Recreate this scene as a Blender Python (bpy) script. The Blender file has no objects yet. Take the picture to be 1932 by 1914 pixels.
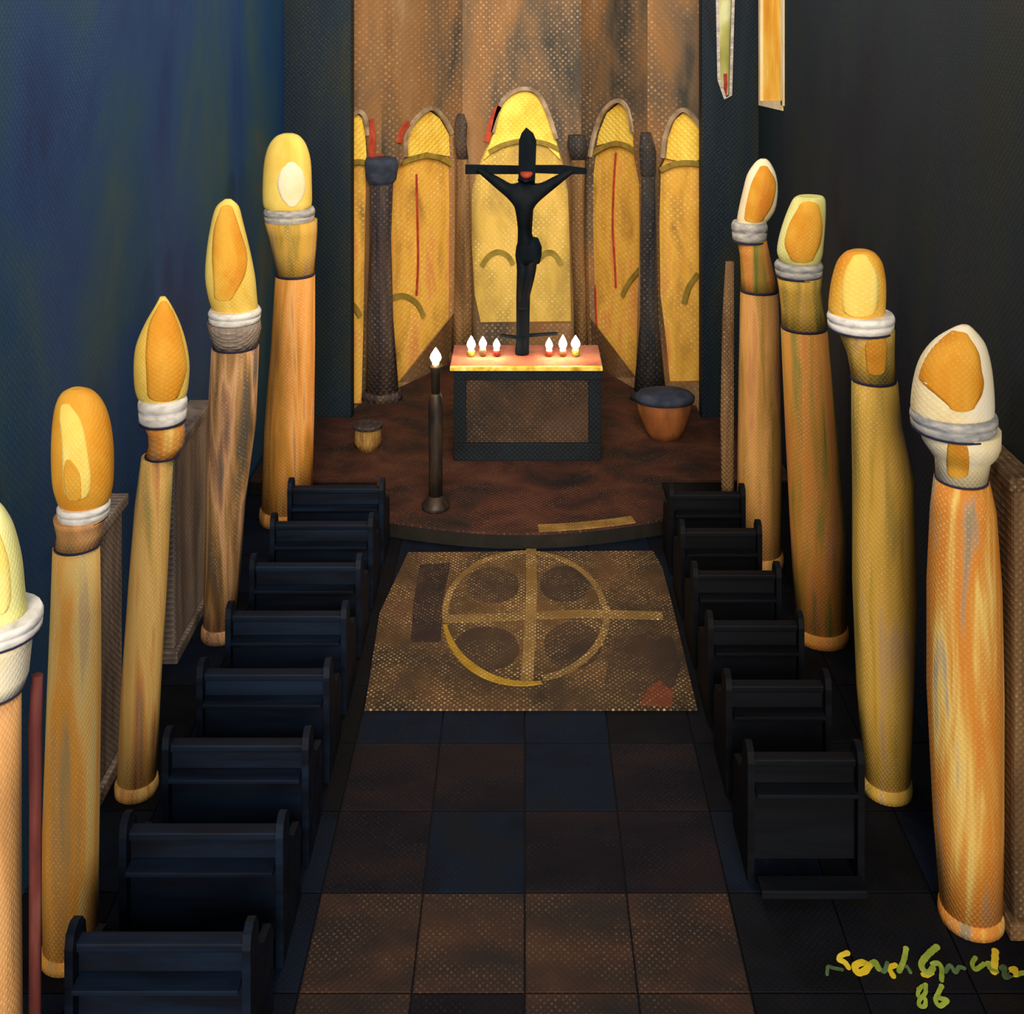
import bpy, bmesh, math, random
from mathutils import Vector
random.seed(7)

# ------------------------------------------------------------------ camera
H, F, CX = 6.5, 2000.0, 990.0          # eye height (gallery), focal length in px, vanishing column
W_PX, H_PX = 1932.0, 1914.0
scene = bpy.context.scene
COL = scene.collection
cam_d = bpy.data.cameras.new('camera')
cam = bpy.data.objects.new('camera', cam_d)
COL.objects.link(cam)
cam.location = (0, 0, H)
cam.rotation_euler = (math.pi / 2, 0, 0)
cam_d.sensor_width = 36.0
cam_d.lens = 36.0 * F / W_PX
cam_d.shift_x = (W_PX / 2 - CX) / W_PX      # view-camera rise/fall keeps the columns upright
cam_d.shift_y = -(H_PX / 2) / W_PX
cam_d.clip_end = 200
scene.camera = cam

# ------------------------------------------------------------------ world, light, exposure
world = bpy.data.worlds.new('world')
scene.world = world
world.use_nodes = True
bg = world.node_tree.nodes['Background']
bg.inputs['Color'].default_value = (0.55, 0.72, 1.0, 1)
bg.inputs['Strength'].default_value = 0.42

sun_d = bpy.data.lights.new('low_evening_sun', 'SUN')   # through the open west end behind the gallery
sun_d.energy = 4.4
sun_d.color = (1.0, 0.86, 0.66)
sun_d.angle = math.radians(34)
sun = bpy.data.objects.new('low_evening_sun', sun_d)
COL.objects.link(sun)
sun.location = (0, -6, 9)
sun.rotation_euler = Vector((-0.045, 1.0, -0.45)).to_track_quat('-Z', 'Y').to_euler()

for yy in (7.0, 10.6, 14.0):                             # unseen warm fill lights added over the aisle to brighten the columns
    ld = bpy.data.lights.new('aisle_fill_light', 'POINT')
    ld.energy = 190.0
    ld.color = (1.0, 0.80, 0.52)
    ld.shadow_soft_size = 0.35
    lo = bpy.data.objects.new('aisle_fill_light', ld)
    COL.objects.link(lo)
    lo.location = (0.0, yy, 7.3)

vs = scene.view_settings
vs.view_transform = 'Standard'
vs.look = 'None'
vs.exposure = 0.0
vs.gamma = 1.0
vs.use_curve_mapping = False

# ------------------------------------------------------------------ helpers
def lin(c):
    """'rrggbb' -> linear rgba"""
    out = []
    for i in (0, 2, 4):
        v = int(c[i:i + 2], 16) / 255.0
        out.append(v / 12.92 if v <= 0.04045 else ((v + 0.055) / 1.055) ** 2.4)
    return (*out, 1.0)


def at(px, py, D):
    """point at distance D (along +Y) seen at pixel px, py"""
    return Vector(((px - CX) * D / F, D, H - py * D / F))


def floor_at(px, py, z=0.0):
    D = (H - z) * F / py
    return Vector(((px - CX) * D / F, D, z))


def link(name, me, mat=None, parent=None):
    o = bpy.data.objects.new(name, me)
    COL.objects.link(o)
    if mat is not None and me is not None:
        me.materials.clear()
        me.materials.append(mat)
    if parent is not None:
        o.parent = parent
    return o


def empty(name, loc, rz=0.0):
    o = bpy.data.objects.new(name, None)
    COL.objects.link(o)
    o.location = loc
    o.rotation_euler = (0, 0, rz)
    o.empty_display_size = 0.1
    return o


def tag(o, label=None, cat=None, group=None, kind=None):
    if label: o['label'] = label
    if cat: o['category'] = cat
    if group: o['group'] = group
    if kind: o['kind'] = kind
    return o


def finish(bm, name, mat, parent=None, smooth=False):
    bmesh.ops.recalc_face_normals(bm, faces=bm.faces[:])
    if smooth:
        for f in bm.faces: f.smooth = True
    me = bpy.data.meshes.new(name)
    bm.to_mesh(me)
    bm.free()
    return link(name, me, mat, parent)


def add_box(bm, a, b, bev=0.0):
    x0, y0, z0 = a; x1, y1, z1 = b
    v = [bm.verts.new(p) for p in ((x0,y0,z0),(x1,y0,z0),(x1,y1,z0),(x0,y1,z0),(x0,y0,z1),(x1,y0,z1),(x1,y1,z1),(x0,y1,z1))]
    fs = [bm.faces.new([v[i] for i in q]) for q in ((0,3,2,1),(4,5,6,7),(0,1,5,4),(1,2,6,5),(2,3,7,6),(3,0,4,7))]
    if bev:
        es = list({e for f in fs for e in f.edges})
        bmesh.ops.bevel(bm, geom=es, offset=bev, segments=2, affect='EDGES', profile=0.6)


def box(name, a, b, mat, parent=None, bev=0.0):
    bm = bmesh.new()
    add_box(bm, a, b, bev)
    return finish(bm, name, mat, parent)


def rings(bm, secs, n=24):
    """secs: (cx, cy, z, rx, ry) from bottom to top -> closed loft"""
    loops = []
    for cx, cy, z, rx, ry in secs:
        loops.append([bm.verts.new((cx + rx * math.cos(2 * math.pi * k / n), cy + ry * math.sin(2 * math.pi * k / n), z)) for k in range(n)])
    for a, b in zip(loops, loops[1:]):
        for k in range(n):
            bm.faces.new((a[k], a[(k + 1) % n], b[(k + 1) % n], b[k]))
    bm.faces.new(list(reversed(loops[0])))
    bm.faces.new(loops[-1])


def densify(secs, m=4):
    """Catmull-Rom through (y, l, r) sections"""
    out = []
    for i in range(len(secs) - 1):
        p0 = secs[max(i - 1, 0)]; p1 = secs[i]; p2 = secs[i + 1]; p3 = secs[min(i + 2, len(secs) - 1)]
        for j in range(m):
            t = j / m
            out.append(tuple(0.5 * (2 * b + (c - a) * t + (2 * a - 5 * b + 4 * c - d) * t * t + (3 * b - a - 3 * c + d) * t ** 3)
                             for a, b, c, d in zip(p0, p1, p2, p3)))
    out.append(secs[-1])
    return out


def loft(name, D, secs, mat, parent, base, squash=0.95, dy=0.0, smooth_curve=False, n=24, ry_max=None):
    """secs are (py, left px, right px); real-size solid of revolution-like shape at distance D"""
    if smooth_curve:
        secs = densify(secs)
    bm = bmesh.new()
    ss = []
    for py, l, r in sorted(secs, key=lambda s: -s[0]):
        a, b = at(l, py, D), at(r, py, D)
        rx = max((b.x - a.x) / 2, 0.002)
        ry = rx * squash
        if ry_max: ry = min(ry, ry_max)
        ss.append(((a.x + b.x) / 2 - base.x, dy, a.z - base.z, rx, ry))
    rings(bm, ss, n)
    o = finish(bm, name, mat, parent)
    for p in o.data.polygons:
        p.use_smooth = len(p.vertices) == 4
    return o


def conform(name, D, secs, host, squash, mat, parent, base, lift, nu=10):
    """thin inlay of outline secs lying on the front of the lofted host sections"""
    (ya, la, ra_), (yz, lz, rz_) = secs[0], secs[-1]
    ha, hz = 0.30 * (ra_ - la), 0.22 * (rz_ - lz)
    def cap(y, l, r, h):
        c, w = (l + r) / 2, (r - l) / 2
        return [(y + h * math.sin(a), c - w * math.cos(a), c + w * math.cos(a)) for a in (0.5, 0.9, 1.2, 1.45)]
    secs = list(reversed(cap(ya, la, ra_, -ha))) + densify(secs) + cap(yz, lz, rz_, hz)
    host = sorted(host)
    def host_at(py):
        for a, b in zip(host, host[1:]):
            if a[0] <= py <= b[0]:
                t = (py - a[0]) / max(b[0] - a[0], 1e-6)
                return a[1] + (b[1] - a[1]) * t, a[2] + (b[2] - a[2]) * t
        return host[-1][1:] if py > host[-1][0] else host[0][1:]
    bm = bmesh.new()
    layers = []
    for off in (lift, -0.012):
        grid = []
        for py, l, r in secs:
            hl, hr = host_at(py)
            c, rx = (hl + hr) / 2, max((hr - hl) / 2, 0.5)
            row = []
            for k in range(nu + 1):
                px = l + (r - l) * k / nu
                y = 0.0
                for _ in range(8):                      # where this spot lies on the curved front
                    x = (px - CX) * (D + y) / F
                    z = H - py * (D + y) / F
                    hl, hr = host_at((H - z) * F / D)
                    cx_, rw = ((hl + hr) / 2 - CX) * D / F, max((hr - hl) / 2, 0.5) * D / F
                    u = max(-0.98, min(0.98, (x - cx_) / rw))
                    y = -rw * squash * math.sqrt(1 - u * u)
                row.append(bm.verts.new((cx_ + u * rw - base.x, y - off, z - base.z)))
            grid.append(row)
        layers.append(grid)
    A, B = layers
    m = len(secs)
    for i in range(m - 1):
        for k in range(nu):
            bm.faces.new((A[i][k], A[i + 1][k], A[i + 1][k + 1], A[i][k + 1]))
            bm.faces.new((B[i][k], B[i][k + 1], B[i + 1][k + 1], B[i + 1][k]))
        bm.faces.new((A[i][0], B[i][0], B[i + 1][0], A[i + 1][0]))
        bm.faces.new((A[i][nu], A[i + 1][nu], B[i + 1][nu], B[i][nu]))
    for i in (0, m - 1):
        for k in range(nu):
            bm.faces.new((A[i][k], A[i][k + 1], B[i][k + 1], B[i][k]))
    return finish(bm, name, mat, parent, True)


# ------------------------------------------------------------------ materials
MATS = {}


def paint(name, cols, scale=(3, 3, 3), weave=None, dots=None, dot_amt=0.0, rough=0.75, detail=5.0, bump=0.25, contrast=1.0, spec=0.25, distort=0.4):
    """brushed colour: a ramp over stretched noise, with an optional coarse woven relief.
    weave = (axis u, axis v, period in metres)"""
    if name in MATS:
        return MATS[name]
    m = bpy.data.materials.new(name)
    m.use_nodes = True
    nt = m.node_tree
    N, L = nt.nodes, nt.links
    bsdf = N['Principled BSDF']
    bsdf.inputs['Roughness'].default_value = rough
    bsdf.inputs['Specular IOR Level'].default_value = spec
    tc = N.new('ShaderNodeTexCoord')
    oi = N.new('ShaderNodeObjectInfo')
    add = N.new('ShaderNodeVectorMath'); add.operation = 'MULTIPLY_ADD'
    mp = N.new('ShaderNodeMapping')
    mp.inputs['Scale'].default_value = scale
    L.new(tc.outputs['Object'], mp.inputs['Vector'])
    rnd = N.new('ShaderNodeMath'); rnd.operation = 'MULTIPLY'; rnd.inputs[1].default_value = 37.0
    L.new(oi.outputs['Random'], rnd.inputs[0])
    off = N.new('ShaderNodeVectorMath'); off.operation = 'ADD'
    L.new(mp.outputs['Vector'], off.inputs[0]); L.new(rnd.outputs[0], off.inputs[1])
    nz = N.new('ShaderNodeTexNoise')
    nz.inputs['Scale'].default_value = 1.0
    nz.inputs['Detail'].default_value = detail
    nz.inputs['Roughness'].default_value = 0.55
    nz.inputs['Distortion'].default_value = distort
    L.new(off.outputs[0], nz.inputs['Vector'])
    ramp = N.new('ShaderNodeValToRGB')
    L.new(nz.outputs['Fac'], ramp.inputs['Fac'])
    el = ramp.color_ramp.elements
    k = len(cols)
    span = 0.44 / contrast
    pos = [0.5 - span / 2 + span * i / (k - 1) for i in range(k)] if k > 1 else [0.5]
    el[0].position, el[0].color = pos[0], lin(cols[0])
    el[1].position, el[1].color = pos[-1], lin(cols[-1])
    for p, c in zip(pos[1:-1], cols[1:-1]):
        e = el.new(p); e.color = lin(c)
    color = ramp.outputs['Color']
    height = None
    if weave:
        ua, va, per = weave
        sp = N.new('ShaderNodeSeparateXYZ')
        L.new(tc.outputs['Object'], sp.inputs[0])
        kk = math.pi / per

        def mth(op, a, b=None):
            q = N.new('ShaderNodeMath'); q.operation = op
            for i, s in enumerate((a, b)):
                if s is None: continue
                if isinstance(s, (int, float)): q.inputs[i].default_value = s
                else: L.new(s, q.inputs[i])
            return q.outputs[0]
        u_src = mth('MULTIPLY', mth('ARCTAN2', sp.outputs[1], sp.outputs[0]), 0.24) if ua == 'A' else sp.outputs['XYZ'.index(ua)]
        v_src = sp.outputs['XYZ'.index(va)]
        su = mth('SINE', mth('MULTIPLY', mth('ADD', u_src, v_src), kk * 0.72))
        sv = mth('SINE', mth('MULTIPLY', mth('SUBTRACT', u_src, v_src), kk * 0.72))
        w = mth('MULTIPLY', su, sv)                       # -1..1 plain weave
        height = mth('ABSOLUTE', w)
        if dots:
            nz2 = N.new('ShaderNodeTexNoise')
            nz2.inputs['Scale'].default_value = 1.7
            nz2.inputs['Detail'].default_value = 3.0
            L.new(off.outputs[0], nz2.inputs['Vector'])
            nz3 = N.new('ShaderNodeTexNoise')
            nz3.inputs['Scale'].default_value = 1.1 / per
            nz3.inputs['Detail'].default_value = 1.0
            L.new(tc.outputs['Object'], nz3.inputs['Vector'])
            mr = N.new('ShaderNodeMapRange')
            mr.inputs['From Min'].default_value = 0.45
            mr.inputs['From Max'].default_value = 0.95
            L.new(height, mr.inputs['Value'])
            mk = N.new('ShaderNodeMapRange')
            mk.inputs['From Min'].default_value = 0.38
            mk.inputs['From Max'].default_value = 0.62
            L.new(nz2.outputs['Fac'], mk.inputs['Value'])
            mk3 = N.new('ShaderNodeMapRange')
            mk3.inputs['From Min'].default_value = 0.35
            mk3.inputs['From Max'].default_value = 0.65
            L.new(nz3.outputs['Fac'], mk3.inputs['Value'])
            fac = mth('MULTIPLY', mth('MULTIPLY', mth('MULTIPLY', mr.outputs[0], mk.outputs[0]), mk3.outputs[0]), dot_amt)
            mx = N.new('ShaderNodeMix'); mx.data_type = 'RGBA'
            L.new(fac, mx.inputs['Factor'])
            L.new(color, mx.inputs[6])
            mx.inputs[7].default_value = lin(dots)
            color = mx.outputs[2]
    L.new(color, bsdf.inputs['Base Color'])
    bp = N.new('ShaderNodeBump')
    bp.inputs['Strength'].default_value = bump
    bp.inputs['Distance'].default_value = 0.02
    L.new(height if height is not None else nz.outputs['Fac'], bp.inputs['Height'])
    L.new(bp.outputs['Normal'], bsdf.inputs['Normal'])
    MATS[name] = m
    return m


def lit_glass(name, cols, scale, *a, strength=0.55, **k):
    m = paint(name, cols, scale, *a, **k)
    b = m.node_tree.nodes['Principled BSDF']
    src = b.inputs['Base Color'].links[0].from_socket
    m.node_tree.links.new(src, b.inputs['Emission Color'])
    b.inputs['Emission Strength'].default_value = strength
    return m


def glow(name, col, strength):
    m = bpy.data.materials.new(name)
    m.use_nodes = True
    b = m.node_tree.nodes['Principled BSDF']
    b.inputs['Base Color'].default_value = lin(col)
    b.inputs['Emission Color'].default_value = lin(col)
    b.inputs['Emission Strength'].default_value = strength
    nz = m.node_tree.nodes.new('ShaderNodeTexNoise'); nz.inputs['Scale'].default_value = 9
    rr = m.node_tree.nodes.new('ShaderNodeMapRange'); rr.inputs['To Min'].default_value = 0.4; rr.inputs['To Max'].default_value = 0.6
    m.node_tree.links.new(nz.outputs['Fac'], rr.inputs['Value'])
    m.node_tree.links.new(rr.outputs[0], b.inputs['Roughness'])
    MATS[name] = m
    return m


M = dict(
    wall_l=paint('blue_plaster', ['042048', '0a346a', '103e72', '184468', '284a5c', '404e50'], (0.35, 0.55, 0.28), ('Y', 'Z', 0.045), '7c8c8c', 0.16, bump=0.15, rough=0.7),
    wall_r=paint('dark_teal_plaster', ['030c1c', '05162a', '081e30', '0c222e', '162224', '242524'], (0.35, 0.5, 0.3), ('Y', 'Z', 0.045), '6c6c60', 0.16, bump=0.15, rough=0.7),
    jamb=paint('jamb_plaster', ['060e18', '0a1a2a', '0f202e', '1c2424', '282822'], (1.4, 1.0, 0.3), ('X', 'Z', 0.05), '60686a', 0.2, bump=0.3),
    apse=paint('brown_plaster', ['3c3a36', '5c4e40', '745a40', '86623e', '8c6c4c', 'a08464'], (0.9, 0.9, 0.32), ('X', 'Z', 0.075), 'd8b490', 0.5, bump=0.22, contrast=1.25),
    floor=paint('dark_floor_bed', ['05080f', '080d18', '0c1320'], (1, 1, 1), bump=0.1),
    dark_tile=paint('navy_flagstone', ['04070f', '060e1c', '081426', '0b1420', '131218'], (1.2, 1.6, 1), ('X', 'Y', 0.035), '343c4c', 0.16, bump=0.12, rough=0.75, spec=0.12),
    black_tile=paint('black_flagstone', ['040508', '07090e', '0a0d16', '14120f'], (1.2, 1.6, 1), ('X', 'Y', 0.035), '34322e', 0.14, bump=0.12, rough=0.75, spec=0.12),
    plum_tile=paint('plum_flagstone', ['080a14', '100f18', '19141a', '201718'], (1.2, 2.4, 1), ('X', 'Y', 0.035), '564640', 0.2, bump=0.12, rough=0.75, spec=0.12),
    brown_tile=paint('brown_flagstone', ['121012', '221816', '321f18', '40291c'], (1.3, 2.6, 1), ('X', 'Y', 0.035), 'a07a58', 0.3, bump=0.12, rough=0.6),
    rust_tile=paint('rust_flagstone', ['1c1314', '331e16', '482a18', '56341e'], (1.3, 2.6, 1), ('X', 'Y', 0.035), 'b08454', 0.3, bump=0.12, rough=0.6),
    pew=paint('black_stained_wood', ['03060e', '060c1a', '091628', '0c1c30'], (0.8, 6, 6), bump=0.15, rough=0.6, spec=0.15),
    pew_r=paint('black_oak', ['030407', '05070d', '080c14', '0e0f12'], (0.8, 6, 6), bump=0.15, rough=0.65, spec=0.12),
    white=paint('white_stone', ['b8b4ac', 'd8d6d2', 'eceae8', 'f4f2f0'], (9, 9, 20), bump=0.2),
    grey_cap=paint('blue_grey_stone', ['7c8088', '9c9ca0', 'b8b4ae', 'cfc8bc'], (9, 9, 24), bump=0.2),
    line=paint('dark_blue_joint', ['20203c', '2c2a48', '3a3440'], (8, 8, 8), bump=0.1),
    gold=paint('golden_stone', ['c8781c', 'd89428', 'e4ac3c', 'eebc50'], (2.6, 2.6, 1.6), ('A', 'Z', 0.03), 'f6dc94', 0.35, bump=0.12),
    amber=paint('amber_stone', ['c47818', 'd48c20', 'dea034', 'e8b44c'], (2.6, 2.6, 1.4), ('A', 'Z', 0.03), 'f0c060', 0.35, bump=0.12),
    yellow=paint('yellow_stone', ['e0b444', 'ecc85c', 'f2d66c', 'f6e48c'], (2.6, 2.6, 1.4), ('A', 'Z', 0.03), 'fbf0b4', 0.4, bump=0.12),
    pale=paint('pale_cream_stone', ['e0c890', 'eedcae', 'f4e8c8', 'f8f0dc'], (2.8, 2.8, 1.6), ('A', 'Z', 0.03), 'ffffff', 0.3, bump=0.12),
    lime=paint('lime_yellow_stone', ['b8b468', 'd0cc78', 'e4e090', 'eef0ac'], (2.8, 2.8, 1.2), ('A', 'Z', 0.03), 'fafae0', 0.4, bump=0.12),
    dusk=paint('smoky_brown_stone', ['2c2824', '40382c', '584a34', '6a5a40'], (5, 5, 3), ('X', 'Z', 0.04), 'a09070', 0.4, bump=0.35),
)
SHAFT = dict(
    L2=['a08c60', 'c89450', 'dc9838', 'e0a048', 'e4b868', 'dcc078', 'c8a878'],
    L1=['8a7858', 'b08450', 'cc9458', 'dca468', 'c08c64'],
    L3=['7a8070', 'b8a058', 'e0b060', 'ecc070', 'd89850', '8c7464'],
    L4=['5c5248', '7c6040', 'a47c4c', 'd0a074', 'a07458', '6c6458', '5c6048'],
    L5=['8c6c50', 'b07838', 'c88c38', 'e09848', 'e8ac64', 'c08458'],
    R1=['8c7430', 'b08438', 'c8944c', 'dca058', 'cc8c58', 'd8b490'],
    R2=['70702c', '98883c', 'c08c38', 'd89440', 'dc8c40', 'c88858', '948030'],
    R3=['7c7030', '988438', 'b49440', 'd0a440', 'd8ac50', 'c8a070', 'a89044'],
    R4=['98886c', 'b8906c', 'd48c3c', 'd88830', 'dca048', 'ecc870', 'b8a488'],
)
for k, c in SHAFT.items():
    M['shaft_' + k] = paint('brushed_ochre_stone_' + k.lower(), c, (5.2, 5.2, 0.5), ('A', 'Z', 0.032), 'f4dcae', 0.45, bump=0.16, contrast=1.15, detail=3.5)
M['shaft_grey'] = paint('mauve_grey_stone', ['4c4644', '6a605c', '84766c', '9c8c80', '8c8478'], (4, 4, 0.6), ('Y', 'Z', 0.04), 'd8ccc0', 0.5, bump=0.4)
M['shaft_brown'] = paint('umber_stone', ['3a2c20', '5c4630', '7a5c3c', '94744c'], (6, 6, 0.6), ('X', 'Z', 0.04), 'd0b088', 0.5, bump=0.4)
M['shaft_red'] = paint('rose_stone', ['2c1418', '4c2022', '64302c', '7c4c44'], (6, 6, 0.8), bump=0.3)

# ------------------------------------------------------------------ the setting
floor = box('floor', (-3.75, 3.0, -0.2), (3.75, 19.6, -0.03), M['floor'])
tag(floor, 'dark stone church floor of large flagstones', kind='structure')

TS = 0.74
tile_cache = {}
def tile_mesh(mat_key, wx, wy):
    key = (mat_key, round(wx, 3), round(wy, 3))
    if key not in tile_cache:
        bm = bmesh.new()
        g = 0.006
        add_box(bm, (-wx / 2 + g, -wy / 2 + g, -0.03), (wx / 2 - g, wy / 2 - g, 0.0), 0.006)
        bmesh.ops.recalc_face_normals(bm, faces=bm.faces[:])
        me = bpy.data.meshes.new('flagstone'); bm.to_mesh(me); bm.free()
        me.materials.append(M[mat_key])
        tile_cache[key] = me
    return tile_cache[key]

nx = 10
ys = [3.04 + 0.78 * j for j in range(14)]
for j, y0 in enumerate(ys):
    for i in range(nx):
        x = -3.7 + TS * (i + 0.5)
        yc = y0 + 0.39
        # lit floor put into colour: brown and rust stones mid-aisle at the west end
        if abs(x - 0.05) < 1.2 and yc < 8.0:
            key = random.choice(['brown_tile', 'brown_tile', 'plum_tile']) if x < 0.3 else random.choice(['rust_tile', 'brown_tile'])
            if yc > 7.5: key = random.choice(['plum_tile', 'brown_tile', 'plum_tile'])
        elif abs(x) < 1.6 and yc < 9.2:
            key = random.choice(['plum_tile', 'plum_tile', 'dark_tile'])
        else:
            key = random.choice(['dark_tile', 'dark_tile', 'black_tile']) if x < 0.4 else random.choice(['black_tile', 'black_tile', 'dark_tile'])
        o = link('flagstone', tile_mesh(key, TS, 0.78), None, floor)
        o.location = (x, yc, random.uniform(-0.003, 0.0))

WT = 7.6    # wall top, above the eye
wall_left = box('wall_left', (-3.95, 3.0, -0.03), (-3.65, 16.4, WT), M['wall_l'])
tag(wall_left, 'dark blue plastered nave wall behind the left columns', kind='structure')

# right wall with one lancet opening
def slab_with_hole(name, mat, outer, inner, to3, depth_vec, kind_label):
    """outer/inner: lists of 2-D points; to3 maps (u,v) to 3-D; a wall leaf with an opening and its reveal"""
    bm = bmesh.new()
    vo = [bm.verts.new(to3(p)) for p in outer]
    eo = [bm.edges.new((vo[i], vo[(i + 1) % len(vo)])) for i in range(len(vo))]
    loops = [inner] if inner and isinstance(inner[0][0], (int, float)) else (inner or [])
    es = list(eo)
    inner_vs = []
    for lp in loops:
        vi = [bm.verts.new(to3(p)) for p in lp]
        es += [bm.edges.new((vi[i], vi[(i + 1) % len(vi)])) for i in range(len(vi))]
        inner_vs.append(vi)
    bmesh.ops.triangle_fill(bm, use_beauty=True, use_dissolve=False, edges=es)
    for vi in inner_vs + [vo]:
        vb = [bm.verts.new(v.co + depth_vec) for v in vi]
        for i in range(len(vi)):
            j = (i + 1) % len(vi)
            bm.faces.new((vi[i], vi[j], vb[j], vb[i]))
    o = finish(bm, name, mat)
    tag(o, kind_label, kind='structure')
    return o


XR = 3.55
def right_wall_pt(px, py):
    D = XR * F / (px - CX)
    return (D, H - py * D / F)
wz = right_wall_pt(1478, 196)
hole = [(14.55, 5.05), (15.95, 4.95), (15.95, 7.1), (15.6, 7.35), (15.25, 7.45), (14.9, 7.35), (14.55, 7.1)]
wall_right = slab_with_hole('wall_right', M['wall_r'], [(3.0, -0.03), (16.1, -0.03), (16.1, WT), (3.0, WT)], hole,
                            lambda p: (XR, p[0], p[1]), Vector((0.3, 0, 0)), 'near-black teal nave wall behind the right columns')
win_mat = lit_glass('amber_window_glass', ['c47c18', 'd89428', 'e0a83c', 'e8c070'], (1, 2.0, 1.1), ('Y', 'Z', 0.05), 'f0d090', 0.3, bump=0.2, rough=0.5)

def prism(bm, pts, vec):
    a = [bm.verts.new(p) for p in pts]
    b = [bm.verts.new(Vector(p) + vec) for p in pts]
    n = len(a)
    bm.faces.new(a); bm.faces.new(list(reversed(b)))
    for i in range(n):
        bm.faces.new((a[i], b[i], b[(i + 1) % n], a[(i + 1) % n]))

def ribbon(bm, pts, w, vec, side=None):
    """flat band along 3-D pts lying in the plane whose normal is vec; w may be a list"""
    nrm = Vector(vec).normalized()
    n = len(pts)
    ws = w if isinstance(w, (list, tuple)) else [w] * n
    L_, R_ = [], []
    for i, p in enumerate(pts):
        t = (Vector(pts[min(i + 1, n - 1)]) - Vector(pts[max(i - 1, 0)]))
        if t.length < 1e-6: t = Vector((1, 0, 0))
        s = nrm.cross(t).normalized() * ws[i] / 2
        L_.append(Vector(p) + s); R_.append(Vector(p) - s)
    tops = [[bm.verts.new(q) for q in Z] for Z in (L_, R_)]
    bots = [[bm.verts.new(q + Vector(vec)) for q in Z] for Z in (L_, R_)]
    for i in range(n - 1):
        bm.faces.new((tops[0][i], tops[0][i + 1], tops[1][i + 1], tops[1][i]))
        bm.faces.new((bots[0][i], bots[1][i], bots[1][i + 1], bots[0][i + 1]))
        bm.faces.new((tops[0][i], bots[0][i], bots[0][i + 1], tops[0][i + 1]))
        bm.faces.new((tops[1][i], tops[1][i + 1], bots[1][i + 1], bots[1][i]))
    for i in (0, n - 1):
        bm.faces.new((tops[0][i], tops[1][i], bots[1][i], bots[0][i]))


def spline(pts, m=6):
    out = []
    for i in range(len(pts) - 1):
        p0 = pts[max(i - 1, 0)]; p1 = pts[i]; p2 = pts[i + 1]; p3 = pts[min(i + 2, len(pts) - 1)]
        for j in range(m):
            t = j / m
            out.append(tuple(0.5 * (2 * b + (c - a) * t + (2 * a - 5 * b + 4 * c - d) * t * t + (3 * b - a - 3 * c + d) * t ** 3)
                             for a, b, c, d in zip(p0, p1, p2, p3)))
    out.append(tuple(pts[-1]))
    return out

# lancet in the right wall
w1 = empty('window_1', (XR, 15.25, 5.0))
tag(w1, 'tall amber window high in the right wall', kind='structure')
bm = bmesh.new(); prism(bm, [Vector((0.02, p[0] - 15.25, p[1] - 5.0)) for p in hole], Vector((0.03, 0, 0)))
finish(bm, 'pane', win_mat, w1)
bm = bmesh.new(); ribbon(bm, [Vector((-0.02, p[0] - 15.25, p[1] - 5.0)) for p in hole + hole[:1]], 0.14, Vector((0.04, 0, 0)))
finish(bm, 'window_frame', M['pale'], w1)

# ------------------------------------------------------------------ chancel arch jambs
DJ = 16.1
def xj(px): return (px - CX) * DJ / F
slit = [(xj(1356), H - 150 * DJ / F), (xj(1368), H - 186 * DJ / F), (xj(1378), H - 180 * DJ / F), (xj(1384), 6.8), (xj(1383), 7.1), (xj(1354), 7.1), (xj(1353), 6.6)]
jr = slab_with_hole('wall_chancel_right', M['jamb'], [(xj(1325), -0.03), (XR, -0.03), (XR, WT), (xj(1325), WT)], slit,
                    lambda p: (p[0], DJ, p[1]), Vector((0, 0.3, 0)), 'dark jamb wall right of the lit apse')
jl = box('wall_chancel_left', (-3.65, DJ, -0.03), (xj(662), DJ + 0.3, WT), M['jamb'])
tag(jl, 'dark jamb wall left of the lit apse', kind='structure')
w2 = empty('window_2', (xj(1368), DJ + 0.1, H - 190 * DJ / F))
tag(w2, 'narrow olive slit window tapering to a red tip beside the apse', kind='structure')
ox, oz = w2.location.x, w2.location.z
olive = lit_glass('olive_glass', ['6c6c38', '8c8844', 'a09c5c', 'b8b888'], (3, 3, 1.2), bump=0.2, rough=0.5)
red_glass = lit_glass('red_glass', ['5c1414', '8c2424', 'a43c34'], (5, 5, 3), bump=0.2, rough=0.5)
bm = bmesh.new(); prism(bm, [Vector((p[0] - ox, 0.05, p[1] - oz)) for p in slit], Vector((0, 0.03, 0)))
finish(bm, 'pane', olive, w2)
bm = bmesh.new(); ribbon(bm, [at(x, y, DJ) - Vector((ox, DJ, oz)) for x, y in ((1371, 140), (1372, 160), (1370, 182))], 0.05, Vector((0, 0.02, 0)))
finish(bm, 'red_pane', red_glass, w2)
bm = bmesh.new(); ribbon(bm, [Vector((p[0] - ox, -0.1, p[1] - oz)) for p in slit + slit[:1]], 0.045, Vector((0, -0.02, 0)))
finish(bm, 'window_frame', M['grey_cap'], w2)

# ------------------------------------------------------------------ apse
V = [Vector((-3.05, 16.3)), Vector((-2.3, 17.0)), Vector((-1.1, 18.8)), Vector((1.0, 18.8)), Vector((1.97, 17.0)), Vector((3.05, 16.3))]

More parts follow.
